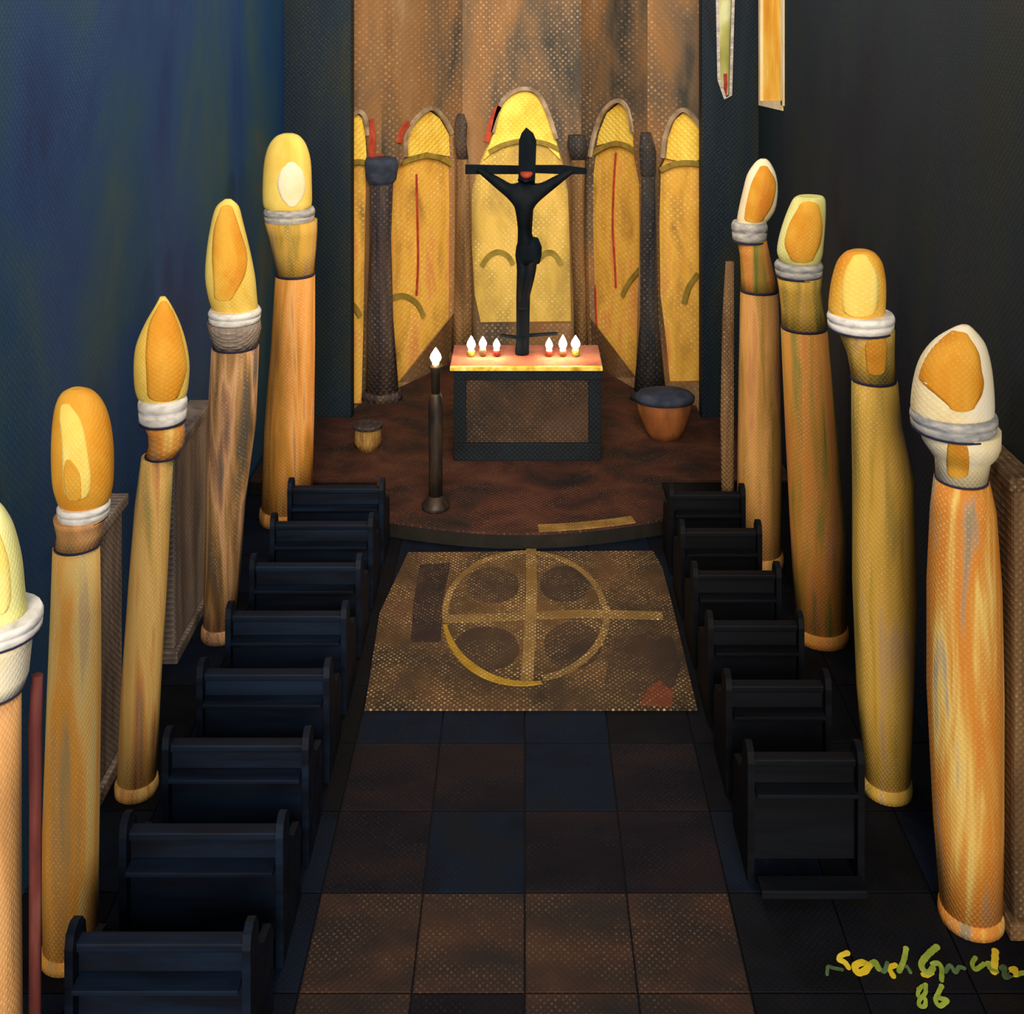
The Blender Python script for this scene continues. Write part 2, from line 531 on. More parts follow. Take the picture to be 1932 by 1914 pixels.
class Panel:
    def __init__(s, a, b):
        s.a, s.b = a, b
        d = (b - a); s.len = d.length; s.t = d.normalized()
        s.n = Vector((-s.t.y, s.t.x))          # outward, away from the altar
        if s.n.y < 0: s.n = -s.n
    def uv(s, px, py):
        dx = (px - CX) / F
        # ray (dx*D, D) ; solve (P-a).n = 0
        D = (s.a.x * s.n.x + s.a.y * s.n.y) / (dx * s.n.x + s.n.y)
        P = Vector((dx * D, D)) - s.a
        return (P.dot(s.t), H - py * D / F)
    def p3(s, uv, off=0.0):
        q = s.a + s.t * uv[0] + s.n * off
        return Vector((q.x, q.y, uv[1]))
    def n3(s, k): return Vector((s.n.x * k, s.n.y * k, 0))

NICHE = [
    [(648, 310), (650, 250), (660, 222), (675, 210), (688, 222), (694, 255), (699, 305), (697, 420), (694, 600), (690, 765), (640, 765), (642, 560), (646, 420)],
    [(752, 318), (765, 295), (766, 258), (782, 226), (812, 204), (836, 222), (853, 252), (856, 300), (858, 380), (857, 590), (852, 718), (752, 722), (740, 590), (735, 430), (742, 345)],
    [(905, 305), (930, 250), (942, 202), (962, 177), (990, 167), (1016, 178), (1035, 215), (1050, 262), (1062, 305), (1072, 360), (1076, 480), (1078, 610), (906, 612), (895, 560), (889, 460), (889, 360)],
    [(1113, 295), (1122, 252), (1138, 212), (1165, 190), (1185, 205), (1194, 250), (1197, 300), (1206, 345), (1206, 480), (1203, 570), (1200, 712), (1122, 716), (1113, 600), (1108, 420), (1109, 330)],
    [(1241, 318), (1251, 298), (1255, 262), (1268, 226), (1290, 207), (1314, 226), (1330, 252), (1335, 300), (1343, 330), (1343, 722), (1258, 724), (1250, 640), (1240, 560), (1238, 420)],
]
LUNETTE = [
    [(648, 305), (650, 250), (660, 224), (675, 212), (687, 224), (693, 255), (696, 303)],
    [(768, 298), (768, 258), (783, 228), (812, 207), (835, 224), (852, 254), (854, 296), (810, 288)],
    [(912, 303), (932, 250), (944, 203), (963, 179), (990, 170), (1015, 180), (1034, 216), (1048, 262), (1058, 303), (1030, 275), (990, 262), (945, 275)],
    [(1120, 275), (1124, 252), (1139, 214), (1165, 193), (1184, 207), (1193, 250), (1195, 280), (1158, 266)],
    [(1253, 300), (1257, 262), (1269, 228), (1290, 210), (1313, 228), (1328, 253), (1332, 300), (1290, 308)],
]
BANDS = [
    [(650, 312), (680, 306), (697, 310)],
    [(762, 308), (785, 299), (812, 294), (838, 300), (856, 310)],
    [(922, 288), (950, 274), (990, 266), (1030, 272), (1056, 284)],
    [(1113, 290), (1138, 276), (1160, 271), (1182, 278), (1198, 292)],
    [(1243, 322), (1265, 312), (1290, 308), (1315, 310), (1338, 318)],
]
RED_LINES = {
    0: [[(698, 225), (701, 260), (703, 296), (722, 297)]],
    1: [[(795, 330), (797, 420), (798, 500), (795, 560)], [(752, 270), (757, 248), (770, 232)]],
    2: [[(918, 268), (925, 240), (934, 214), (942, 200)]],
    3: [[(1152, 290), (1148, 350), (1146, 430), (1150, 500), (1152, 545)], [(1113, 540), (1115, 600), (1118, 640)]],
}
BLIND = {
    0: [[(655, 575), (672, 578), (686, 600)]],
    1: [[(742, 566), (770, 560), (795, 575), (808, 600)]],
    2: [[(908, 505), (922, 486), (940, 478), (958, 486), (968, 502)], [(1016, 494), (1030, 480), (1046, 482), (1060, 502)]],
    3: [[(1165, 560), (1178, 535), (1198, 510)]],
    4: [[(1286, 575), (1295, 545), (1312, 520)]],
}
gold_lower = paint('golden_niche_stone', ['9c7434', 'c09440', 'd8a444', 'e4b44c', 'e0a050', 'd08c4c'], (2.2, 2.2, 0.9), ('X', 'Z', 0.07), 'f6e0a0', 0.6, bump=0.2)
gold_center = paint('olive_gold_niche_stone', ['90783c', 'b09450', 'c4a650', 'd8b65c', 'e0bc60'], (2.2, 2.2, 0.9), ('X', 'Z', 0.07), 'f4e0a0', 0.7, bump=0.2)
lunette_mat = paint('bright_yellow_stone', ['d8a83c', 'e8c048', 'f0d058', 'f4e070'], (2.5, 2.5, 2.0), ('X', 'Z', 0.07), 'fcf4b8', 0.5, bump=0.4)
band_mat = paint('olive_moulding', ['6c5c28', '8c7830', 'a08c44'], (6, 6, 6), bump=0.2)
red_mat = paint('brick_red_paint', ['7c2c20', 'a03c28', 'b85434'], (6, 6, 6), bump=0.2)
reveal_names = ['the far left, half hidden by the jamb', 'left of the crucifix', 'behind the crucifix', 'right of the crucifix', 'the far right of the apse']
TRIM_N = [0]
for i in range(5):
    pn = Panel(V[i], V[i + 1])
    uvs = [pn.uv(*p) for p in NICHE[i]]
    us = [u[0] for u in uvs]
    u_lo, u_hi = min(0.0, min(us) - 0.03), max(pn.len, max(us) + 0.03)
    wl = slab_with_hole('wall_apse', M['apse'], [(u_lo, 0.0), (u_hi, 0.0), (u_hi, WT), (u_lo, WT)], uvs,
                        lambda p, pn=pn: pn.p3(p), pn.n3(0.16), 'brown plastered apse wall with a golden niche, ' + reveal_names[i])
    bm = bmesh.new(); prism(bm, [pn.p3(q, 0.12) for q in uvs], pn.n3(0.05))
    # widen back plate a little so it closes the recess
    nb = finish(bm, 'niche_back', gold_center if i == 2 else gold_lower, wl)
    bm = bmesh.new(); prism(bm, [pn.p3(pn.uv(*q), 0.06) for q in LUNETTE[i]], pn.n3(0.06))
    finish(bm, 'lunette', lunette_mat, wl)
    bm = bmesh.new(); ribbon(bm, [pn.p3(pn.uv(*q), 0.04) for q in spline(BANDS[i])], 0.085, pn.n3(0.08))
    finish(bm, 'arch_band', band_mat, wl)
    for ln in RED_LINES.get(i, []):
        inside = ln[0][1] > 280
        bm = bmesh.new(); ribbon(bm, [pn.p3(pn.uv(*q), 0.10 if inside else -0.03) for q in spline(ln)], 0.04 if inside else 0.11, pn.n3(0.035))
        finish(bm, 'red_line', red_mat, wl)
    for ln in BLIND.get(i, []):
        bm = bmesh.new(); ribbon(bm, [pn.p3(pn.uv(*q), 0.08) for q in spline(ln)], 0.085, pn.n3(0.06))
        finish(bm, 'blind_arch', band_mat, wl)
    # pale outer moulding over the head of the niche
    head = [q for q in NICHE[i] if q[1] < 300]
    bm = bmesh.new(); ribbon(bm, [pn.p3(pn.uv(*q), -0.03) for q in spline(head)], 0.07, pn.n3(0.05))
    finish(bm, 'arch_moulding', paint('faded_moulding', ['6c5c44', '94806a', 'b4a490'], (4, 4, 4), bump=0.3), wl)

# pillars between the niches
pil_dark = paint('purple_brown_stone', ['1c1820', '30282c', '443832', '54463c'], (6, 6, 0.6), ('X', 'Z', 0.07), '907c6c', 0.4, bump=0.4)
pil_brown = paint('warm_brown_stone', ['40301e', '5c4428', '745634', '886a48'], (6, 6, 0.6), ('X', 'Z', 0.07), 'c0a080', 0.4, bump=0.4)
pil_slate = paint('slate_stone', ['14161e', '22242c', '34302e', '4c4038'], (6, 6, 0.6), ('X', 'Z', 0.07), '8c7c6c', 0.4, bump=0.4)
cap_slate = paint('slate_blue_stone', ['1c2434', '2c3448', '404450'], (5, 5, 5), bump=0.3)
PILLARS = [
    (16.75, [(340, 697, 742), (450, 698, 738), (600, 692, 742), (760, 690, 752)], [(298, 690, 748), (310, 688, 752), (338, 690, 748), (352, 700, 738)], 793, pil_dark, cap_slate, 'dark purple-brown apse pillar with blue-grey capital, leftmost of four'),
    (18.45, [(300, 862, 884), (450, 860, 890), (600, 856, 892), (690, 852, 894)], [(215, 862, 876), (235, 858, 882), (270, 858, 880), (300, 862, 884)], 690, pil_brown, pil_dark, 'slim brown apse pillar just left of the crucifix arm'),
    (18.45, [(300, 1078, 1104), (420, 1076, 1102), (560, 1082, 1106), (690, 1084, 1110)], [(255, 1072, 1104), (275, 1070, 1108), (300, 1076, 1106)], 690, pil_brown, pil_slate, 'slim brown apse pillar just right of the crucifix arm'),
    (16.75, [(330, 1210, 1236), (450, 1208, 1238), (600, 1208, 1242), (760, 1196, 1256)], [(250, 1208, 1228), (285, 1206, 1238), (325, 1208, 1238), (340, 1212, 1234)], 793, pil_slate, pil_slate, 'dark slate apse pillar, rightmost of four'),
]
for D, sh, cp, yb, ms, mc, lab in PILLARS:
    cx = (sh[-1][1] + sh[-1][2]) / 2
    zb = 0.2
    base = Vector(((cx - CX) * D / F, D, zb))
    yb = (H - zb) * F / D
    t = empty('apse_pillar', base)
    tag(t, lab, 'pillar', 'pillars of the apse')
    last = sh[-1]
    loft('shaft', D, sh[:-1] + [(yb - 14, last[1], last[2])], ms, t, base, 0.8)
    loft('capital', D, cp, mc, t, base, 0.8)
    loft('base', D, [(yb - 16, last[1] - 4, last[2] + 4), (yb, last[1] - 8, last[2] + 8)], ms, t, base, 0.7)

# ------------------------------------------------------------------ dais
dais_mat = paint('red_brown_carpet', ['1a1616', '2a1c1a', '3c221c', '4a2a20', '523428'], (1.4, 1.8, 1), ('X', 'Y', 0.05), '9c6c50', 0.35, bump=0.35, contrast=1.1)
dais_dark = paint('dark_riser', ['0a0c10', '14120f', '201a16'], (3, 3, 3), bump=0.2)
gold_edge = paint('worn_gold_edge', ['5c4020', '80602c', '9c7c44'], (4, 4, 4), ('X', 'Y', 0.04), 'd0b080', 0.5, bump=0.3)
DZ = 0.2
dais = empty('floor_dais', (0, 12.6, 0))
tag(dais, 'raised red-brown sanctuary step before the altar', kind='structure')
def curve_front(n=16):
    pts = []
    for k in range(n + 1):
        x = -1.92 + (1.78 + 1.92) * k / n
        pts.append((x, 12.95 - 0.42 * math.cos((x + 0.05) / 2.0 * math.pi / 2)))
    return pts
cf = curve_front()
outline = cf + [(1.78, 13.9), (3.5, 13.9), (3.5, 16.0), (2.66, 16.0), (2.66, 16.45), (1.9, 16.95), (0.98, 18.7), (-1.08, 18.7), (-2.22, 16.95), (-2.6, 16.45), (-2.6, 16.0), (-3.6, 16.0), (-3.6, 13.9), (-1.92, 13.9)]
bm = bmesh.new(); prism(bm, [Vector((x, y - 12.6, DZ - 0.03)) for x, y in outline], Vector((0, 0, 0.03)))
finish(bm, 'carpet', dais_mat, dais)
bm = bmesh.new(); prism(bm, [Vector((x, y - 12.58, 0.0)) for x, y in outline], Vector((0, 0, DZ - 0.03)))
finish(bm, 'riser', dais_dark, dais)
bm = bmesh.new()
ribbon(bm, [Vector((x, y - 12.6 + 0.09, DZ + 0.012)) for x, y in cf if 0.05 < x < 1.5], 0.16, Vector((0, 0, -0.012)))
finish(bm, 'gold_edging', gold_edge, dais)

# ------------------------------------------------------------------ rug with a circled cross
rug_mat = paint('brown_woven_wool', ['241c18', '3a2c20', '4a3624', '5a4028', '5a3c2c'], (1.1, 1.1, 1), ('X', 'Y', 0.042), 'd8b884', 0.75, bump=0.25, contrast=1.1)
rug_light = paint('golden_woven_wool', ['3e2e1e', '523c24', '66492a'], (1.5, 1.5, 1), ('X', 'Y', 0.042), 'e8cc94', 0.85, bump=0.2)
rug_dark = paint('dark_woven_wool', ['1c1616', '2a1e1e', '3a2820'], (1.5, 1.5, 1), ('X', 'Y', 0.042), 'a88860', 0.5, bump=0.2)
rug_gold = paint('gold_thread', ['7c5c14', '9c7820', 'a88830'], (3, 3, 3), ('X', 'Y', 0.042), 'e0c878', 0.5, bump=0.2)
rug_rust = paint('rust_woven_wool', ['4c2418', '6c3820', '80462c'], (3, 3, 3), ('X', 'Y', 0.042), 'd09c70', 0.5, bump=0.2)
ra = [floor_at(688, 1342), floor_at(1316, 1342), floor_at(1270, 1150), floor_at(1250, 1075), floor_at(1232, 1042), floor_at(770, 1045), floor_at(716, 1160)]
rb = Vector((0.05, 11.0, 0.0))
rug = empty('rug', rb)
tag(rug, 'brown woven rug with a gold circled cross on the aisle floor', 'rug')
bm = bmesh.new(); prism(bm, [p - rb + Vector((0, 0, 0.001)) for p in ra], Vector((0, 0, 0.016)))
finish(bm, 'pile', rug_mat, rug)
def on_rug(px, py, z=0.017): 
    q = floor_at(px, py) - rb
    return Vector((q.x, q.y, z))
def ell_px(cx, cy, rx, ry, a0, a1, n=28):
    return [(cx + rx * math.cos(math.radians(a0 + (a1 - a0) * k / n)), cy + ry * math.sin(math.radians(a0 + (a1 - a0) * k / n))) for k in range(n + 1)]
def rug_patch(name, pts, mat, th=0.005):
    bm = bmesh.new(); prism(bm, [on_rug(*p) for p in pts], Vector((0, 0, th)))
    return finish(bm, name, mat, rug)
def rug_band(name, pts, w, mat, th=0.008):
    bm = bmesh.new(); ribbon(bm, [on_rug(p[0], p[1], 0.017 + th) for p in pts], w, Vector((0, 0, -th)))
    return finish(bm, name, mat, rug)
rug_patch('side_stripe', [(792, 1070), (850, 1065), (835, 1140), (832, 1215), (775, 1215), (780, 1140)], rug_dark)
rug_patch('medallion', ell_px(992, 1160, 158, 118, 0, 360, 40)[:-1], rug_light, 0.003)
rug_lobe = paint('umber_woven_wool', ['2e2420', '3c2c22', '4a3624'], (1.5, 1.5, 1), ('X', 'Y', 0.042), 'c0a074', 0.6, bump=0.2)
rug_patch('dark_lobe', [(p[0], p[1]) for p in ell_px(930, 1108, 50, 34, 0, 360, 24)[:-1]], rug_lobe, 0.006)
rug_patch('dark_lobe', [(p[0], p[1]) for p in ell_px(1066, 1106, 48, 34, 0, 360, 24)[:-1]], rug_lobe, 0.006)
rug_patch('dark_lobe', [(p[0], p[1]) for p in ell_px(918, 1228, 62, 42, 0, 360, 24)[:-1]], rug_lobe, 0.006)
rug_patch('dark_lobe', [(p[0], p[1]) for p in ell_px(1080, 1222, 54, 44, 0, 360, 24)[:-1]], rug_lobe, 0.006)
rug_patch('grey_corner', [(1165, 1215), (1215, 1200), (1268, 1205), (1285, 1260), (1270, 1300), (1200, 1312), (1140, 1290), (1150, 1245)], rug_lobe, 0.003)
rug_patch('rust_corner', [(1205, 1335), (1222, 1305), (1245, 1288), (1270, 1310), (1268, 1338)], rug_rust, 0.004)
rug_bright = paint('tan_woven_wool', ['5c4626', '74582e', '8a6a3a'], (1.5, 1.5, 1), ('X', 'Y', 0.042), 'f0d8a4', 0.85, bump=0.2)
rug_band('ring', ell_px(990, 1165, 152, 130, 78, 172), [0.04 + 0.05 * math.sin(math.pi * k / 28) for k in range(29)], rug_gold, 0.010)
rug_band('ring', ell_px(990, 1165, 155, 122, -8, 78), 0.08, rug_bright, 0.0095)
rug_band('ring', ell_px(990, 1162, 150, 116, 172, 352), 0.07, rug_bright, 0.0095)
rug_band('cross_bar', [(842, 1172), (920, 1170), (1000, 1166), (1100, 1162), (1180, 1164), (1250, 1166)], 0.14, rug_bright)
rug_band('cross_bar', [(1002, 1040), (1003, 1120), (1000, 1200), (994, 1290)], 0.12, rug_bright, 0.0115)

# ------------------------------------------------------------------ the columns
def column(key, base_y, base_x, shaft, neck, ring, bulb, inner, mats, label, extras=()):
    D = H * F / base_y
    base = Vector(((base_x - CX) * D / F, D, 0))
    t = empty('column', base)
    tag(t, label, 'column', 'columns along the nave')
    sm = M['shaft_' + key]
    l0, r0 = shaft[-1][1], shaft[-1][2]
    y_b = base_y
    loft('shaft', D, shaft + ([(y_b - 20, l0, r0)] if shaft[-1][0] < y_b - 25 else []), sm, t, base)
    loft('base', D, [(y_b - 26, l0 + 2, r0 - 2), (y_b - 20, l0 - 3, r0 + 3), (y_b - 10, l0 - 4, r0 + 4), (y_b, l0 - 4, r0 + 4)], sm, t, base)
    cap = loft('capital', D, neck, mats[1], t, base)
    # thin dark joints at the foot of the capital and under the ring
    a = neck[-1]; b = neck[0]
    loft('joint', D, [(a[0] - 1, a[1] - 2, a[2] + 2), (a[0] + 2.5, a[1] - 2, a[2] + 2)], M['line'], cap, base)
    y0, y1, rl, rr = ring
    h = y1 - y0
    loft('abacus', D, [(y0, rl + 3, rr - 3), (y0 + h * .2, rl, rr), (y0 + h * .42, rl, rr), (y0 + h * .5, rl + 4, rr - 4), (y0 + h * .58, rl + 1, rr - 1), (y0 + h * .9, rl + 2, rr - 2), (y1, rl + 6, rr - 6)], mats[2], t, base)
    loft('joint', D, [(y1 - 1, rl + 3, rr - 3), (y1 + 2.5, rl + 3, rr - 3)], M['line'], cap, base)
    # solid head standing for the lit arch, its light put into the colour
    bb = loft('arched_head', D, bulb + [(y0 + 2, bulb[-1][1] + 2, bulb[-1][2] - 2)], mats[0], t, base, 0.8, smooth_curve=True)
    head_secs = densify(bulb + [(y0 + 2, bulb[-1][1] + 2, bulb[-1][2] - 2)])
    for secs, mk in inner:
        conform('inset_panel', D, secs, head_secs, 0.8, M[mk], bb, base, 0.006 + 0.004 * inner.index((secs, mk)))
    for nm, secs, mk, dy in extras:
        if nm == 'neck_panel':
            conform(nm, D, secs, neck, 0.95, M[mk], cap, base, 0.008)
        else:
            loft(nm, D, secs, M[mk], t, base, 0.7, dy=dy, smooth_curve=False)
    return t


column('L1', 2240, -12,
       [(1310, -68, 36), (1500, -72, 36), (1700, -78, 36), (2200, -80, 40)],
       [(1192, -82, 62), (1215, -78, 56), (1275, -74, 50), (1300, -70, 42)],
       (1158, 1192, -88, 76),
       [(948, -32, -4), (965, -50, 8), (1000, -66, 24), (1060, -78, 38), (1120, -80, 44), (1158, -76, 48)],
       [([(1010, -40, 0), (1060, -52, 14), (1120, -54, 20), (1148, -50, 16)], 'yellow')],
       (M['lime'], M['pale'], M['white']), 'nearest left column, cut by the left edge, with lime-yellow rounded head',
       [('colonnette', [(1300, 40, 62), (1400, 34, 60), (1560, 36, 60), (2225, 34, 58)], 'shaft_red', 0.12)])
column('L2', 1800, 140,
       [(1030, 102, 186), (1150, 98, 188), (1300, 92, 188), (1600, 82, 184), (1780, 84, 182)],
       [(972, 104, 204), (985, 106, 196), (1005, 110, 190), (1026, 106, 188)],
       (948, 974, 110, 206),
       [(733, 132, 156), (742, 116, 176), (765, 106, 194), (800, 101, 206), (850, 99, 212), (905, 101, 212), (935, 108, 208), (950, 114, 202)],
       [([(768, 114, 134), (790, 112, 150), (820, 115, 160), (870, 118, 168), (905, 119, 172), (932, 122, 168)], 'yellow'),
        ([(870, 124, 136), (890, 121, 150), (915, 122, 154), (938, 126, 154)], 'gold')],
       (M['amber'], M['shaft_L1'], M['white']), 'left column with an orange capsule-shaped head and broad white ring, second nearest')
column('L3', 1490, 262,
       [(860, 268, 326), (950, 256, 322), (1100, 244, 314), (1300, 230, 302), (1470, 222, 294)],
       [(792, 270, 344), (815, 280, 348), (838, 282, 346), (858, 276, 336)],
       (748, 794, 262, 352),
       [(560, 302, 312), (575, 294, 322), (610, 274, 338), (650, 258, 350), (690, 254, 356), (730, 256, 354), (750, 262, 350)],
       [([(572, 302, 316), (610, 282, 334), (660, 275, 348), (700, 276, 352), (745, 278, 338)], 'amber')],
       (M['yellow'], M['shaft_R4'], M['white']), 'left column with a pointed leaf-shaped amber head, between capsule head and tall spear head')
column('L4', 1200, 418,
       [(655, 400, 488), (800, 392, 482), (950, 390, 462), (1185, 384, 446)],
       [(606, 392, 490), (622, 394, 492), (638, 400, 488), (652, 404, 484)],
       (582, 607, 394, 492),
       [(376, 424, 436), (390, 408, 450), (420, 399, 458), (470, 391, 470), (520, 388, 480), (560, 394, 484), (584, 402, 486)],
       [([(394, 416, 440), (430, 404, 452), (480, 400, 466), (520, 402, 462), (560, 404, 440)], 'gold')],
       (M['yellow'], M['shaft_grey'], M['white']), 'left column with a tall leaning spear-shaped yellow head and streaked grey shaft')
column('L5', 978, 540,
       [(520, 520, 594), (650, 512, 594), (800, 500, 592), (955, 494, 588)],
       [(416, 500, 598), (440, 506, 598), (470, 514, 596), (516, 522, 592)],
       (392, 418, 498, 594),
       [(252, 534, 554), (258, 520, 566), (275, 507, 578), (305, 499, 586), (350, 496, 588), (385, 497, 588), (394, 504, 582)],
       [([(312, 540, 560), (322, 530, 570), (346, 523, 577), (372, 530, 572), (386, 542, 560)], 'pale')],
       (M['yellow'], M['shaft_R3'], M['grey_cap']), 'farthest left column, nearest the altar, with a round pale disc on its yellow head')
column('R1', 1062, 1432,
       [(550, 1397, 1468), (700, 1394, 1472), (860, 1392, 1474), (1040, 1390, 1474)],
       [(452, 1390, 1446), (480, 1396, 1452), (520, 1398, 1462), (546, 1398, 1466)],
       (418, 454, 1380, 1448),
       [(300, 1434, 1446), (308, 1424, 1454), (330, 1410, 1464), (360, 1402, 1467), (395, 1394, 1462), (420, 1390, 1446)],
       [([(318, 1432, 1450), (345, 1418, 1464), (385, 1408, 1458), (412, 1404, 1442)], 'gold')],
       (M['pale'], M['shaft_R2'], M['grey_cap']), 'farthest right column, nearest the altar, with a small pale leaning head',
       [('colonnette', [(498, 1372, 1388), (600, 1366, 1388), (800, 1362, 1388), (1056, 1366, 1388)], 'shaft_brown', 0.1)])
column('R2', 1200, 1542,
       [(620, 1474, 1560), (800, 1482, 1576), (1000, 1492, 1594), (1180, 1502, 1596)],
       [(520, 1466, 1550), (545, 1470, 1548), (580, 1474, 1552), (616, 1476, 1558)],
       (494, 520, 1462, 1552),
       [(370, 1506, 1552), (378, 1496, 1557), (410, 1482, 1557), (450, 1470, 1554), (480, 1467, 1551), (497, 1478, 1545)],
       [([(392, 1506, 1546), (425, 1488, 1552), (460, 1480, 1548), (486, 1490, 1536)], 'gold')],
       (M['lime'], M['shaft_R3'], M['grey_cap']), 'right column with a blunt ragged-topped lime head and green-edged orange shaft')
column('R3', 1490, 1672,
       [(718, 1608, 1692), (800, 1608, 1700), (900, 1610, 1722), (1100, 1610, 1728), (1300, 1618, 1722), (1470, 1632, 1716)],
       [(618, 1580, 1686), (645, 1590, 1686), (670, 1600, 1686), (714, 1608, 1688)],
       (590, 620, 1562, 1686),
       [(472, 1608, 1640), (478, 1594, 1652), (496, 1580, 1664), (530, 1570, 1670), (565, 1565, 1670), (592, 1564, 1668)],
       [([(490, 1606, 1640), (520, 1592, 1656), (560, 1588, 1658), (584, 1590, 1654)], 'yellow')],
       (M['gold'], M['shaft_R3'], M['white']), 'right column with a smooth rounded golden head and bright white double ring',
       [('neck_panel', [(648, 1634, 1672), (660, 1632, 1674), (700, 1636, 1670)], 'gold', -0.185)])
column('R4', 1730, 1832,
       [(905, 1764, 1864), (960, 1758, 1876), (1100, 1752, 1886), (1300, 1752, 1890), (1550, 1764, 1890), (1706, 1776, 1888)],
       [(806, 1736, 1884), (835, 1744, 1884), (852, 1756, 1878), (866, 1766, 1866), (902, 1768, 1860)],
       (776, 808, 1720, 1878),
       [(614, 1812, 1828), (622, 1796, 1838), (645, 1764, 1856), (680, 1738, 1866), (720, 1726, 1871), (760, 1721, 1873), (778, 1722, 1872)],
       [([(636, 1796, 1828), (665, 1764, 1846), (700, 1742, 1852), (722, 1740, 1856), (745, 1766, 1852), (766, 1790, 1840)], 'amber')],
       (M['pale'], M['pale'], M['grey_cap']), 'nearest right column with a broad pointed cream head holding an amber patch',
       [('neck_panel', [(832, 1794, 1812), (842, 1788, 1824), (870, 1786, 1828), (894, 1788, 1826)], 'gold', -0.2)])

# pilasters on the side walls
def pilaster(side, D0, D1, ztop, proj, mat, label):
    xw = -3.65 if side < 0 else XR
    base = Vector((xw, (D0 + D1) / 2, 0))
    t = empty('wall_pilaster', base)
    tag(t, label, 'pilaster')
    w = (D1 - D0) / 2
    xs = sorted((0.0, -side * proj))
    box('shaft', (xs[0], -w, 0.12), (xs[1], w, ztop - 0.1), mat, t, 0.03)
    xs2 = sorted((0.0, -side * (proj + 0.04)))
    box('cap', (xs2[0], -w - 0.04, ztop - 0.1), (xs2[1], w + 0.04, ztop), mat, t, 0.02)
    box('base', (xs2[0], -w - 0.04, 0), (xs2[1], w + 0.04, 0.12), mat, t, 0.02)
pilaster(-1, 10.4, 11.5, 2.15, 0.22, M['shaft_grey'], 'wide mauve-grey wall pilaster between the amber leaf head and the spear-headed column')
pilaster(-1, 8.5, 9.1, 2.25, 0.2, M['shaft_grey'], 'narrow grey wall pilaster behind the orange capsule-headed column')
pilaster(1, 7.35, 7.95, 3.2, 0.16, M['shaft_brown'], 'brown wall pilaster beside the nearest right column')

# ------------------------------------------------------------------ pews
def make_pew(width, mat):
    t = empty('pew', (0, 0, 0))
    w = width / 2
    box('back_panel', (-w + 0.05, -0.03, 0.12), (w - 0.05, 0.0, 0.82), mat, t, 0.005)
    box('top_rail', (-w + 0.04, -0.06, 0.82), (w - 0.04, 0.03, 0.88), mat, t, 0.015)
    box('seat', (-w + 0.05, 0.0, 0.42), (w - 0.05, 0.42, 0.46), mat, t, 0.01)
    box('book_ledge', (-w + 0.06, -0.16, 0.66), (w - 0.06, -0.03, 0.69), mat, t, 0.006)
    for s in (-1, 1):
        bm = bmesh.new()
        prof = [(-0.10, 0.0), (0.46, 0.0), (0.46, 0.50), (0.40, 0.60), (0.22, 0.64), (0.10, 0.74), (0.08, 0.90), (0.03, 0.97), (-0.03, 0.99), (-0.09, 0.96), (-0.11, 0.88)]
        prism(bm, [Vector((s * w - (0.05 if s > 0 else 0), y, z)) for y, z in prof], Vector((0.05, 0, 0)))
        finish(bm, 'pew_end', mat, t)
    box('kneeler', (-w + 0.05, -0.34, 0.08), (w - 0.05, -0.20, 0.14), mat, t, 0.01)
    return t

def copy_tree(o, parent=None):
    c = o.copy(); COL.objects.link(c)
    if parent: c.parent = parent
    for ch in list(o.children): copy_tree(ch, c)
    return c

ORD = ['nearest the altar', 'second from the altar', 'third from the altar', 'fourth from the altar', 'fifth from the altar', 'sixth from the altar', 'seventh from the altar', 'eighth from the altar']
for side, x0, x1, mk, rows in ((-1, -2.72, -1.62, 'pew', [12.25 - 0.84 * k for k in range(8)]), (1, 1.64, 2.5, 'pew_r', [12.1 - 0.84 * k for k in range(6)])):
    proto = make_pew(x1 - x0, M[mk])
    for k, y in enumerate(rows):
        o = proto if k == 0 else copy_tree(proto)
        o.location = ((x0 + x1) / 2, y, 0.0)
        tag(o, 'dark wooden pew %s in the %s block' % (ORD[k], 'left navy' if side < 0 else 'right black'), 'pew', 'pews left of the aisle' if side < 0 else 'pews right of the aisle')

# ------------------------------------------------------------------ altar
DA = 14.48
ax0, ax1 = (856 - CX) * DA / F, (1134 - CX) * DA / F
AZ = H - 690 * DA / F
acx = (ax0 + ax1) / 2
al = empty('altar', (acx, DA + 0.42, DZ))
tag(al, 'block altar with dark panelled front, gold edge and rose cloth on top', 'altar')
hw = (ax1 - ax0) / 2
navy = paint('navy_altar_paint', ['03060c', '050d16', '07131e', '0c1014'], (2, 2, 2), ('X', 'Z', 0.05), '38444c', 0.2, bump=0.3)
brown_panel = paint('brown_altar_panel', ['1e1a18', '30241c', '3e2c20', '46342a'], (1.6, 1.6, 1.6), ('X', 'Z', 0.05), '84684c', 0.45, bump=0.4)
ochre_side = paint('ochre_altar_side', ['5c3c1c', '7c5428', '946838'], (3, 3, 1), bump=0.3)
rose = paint('rose_cloth', ['7c4438', '9c5c4c', 'ac7060', 'b07c58'], (2, 2, 2), ('X', 'Y', 0.05), 'd0a088', 0.3, bump=0.3)
gilt = paint('gilt_edge', ['a8841c', 'd0b03c', 'e8d470', 'f4ecb0'], (6, 6, 6), bump=0.2, rough=0.45)
ah = AZ - DZ
box('body', (-hw, -0.36, 0), (hw, 0.42, ah - 0.06), ochre_side, al, 0.01)
for nm, a, b in (('frame_rail', (-hw, -0.42, ah - 0.20), (hw, -0.36, ah - 0.06)), ('frame_rail', (-hw, -0.42, 0), (hw, -0.36, 0.24)),
                 ('frame_stile', (-hw, -0.42, 0.24), (-hw + 0.17, -0.36, ah - 0.20)), ('frame_stile', (hw - 0.17, -0.42, 0.24), (hw, -0.36, ah - 0.20))):
    box(nm, a, b, navy, al, 0.012)
box('front_panel', (-hw + 0.17, -0.385, 0.24), (hw - 0.17, -0.36, ah - 0.20), brown_panel, al, 0.004)
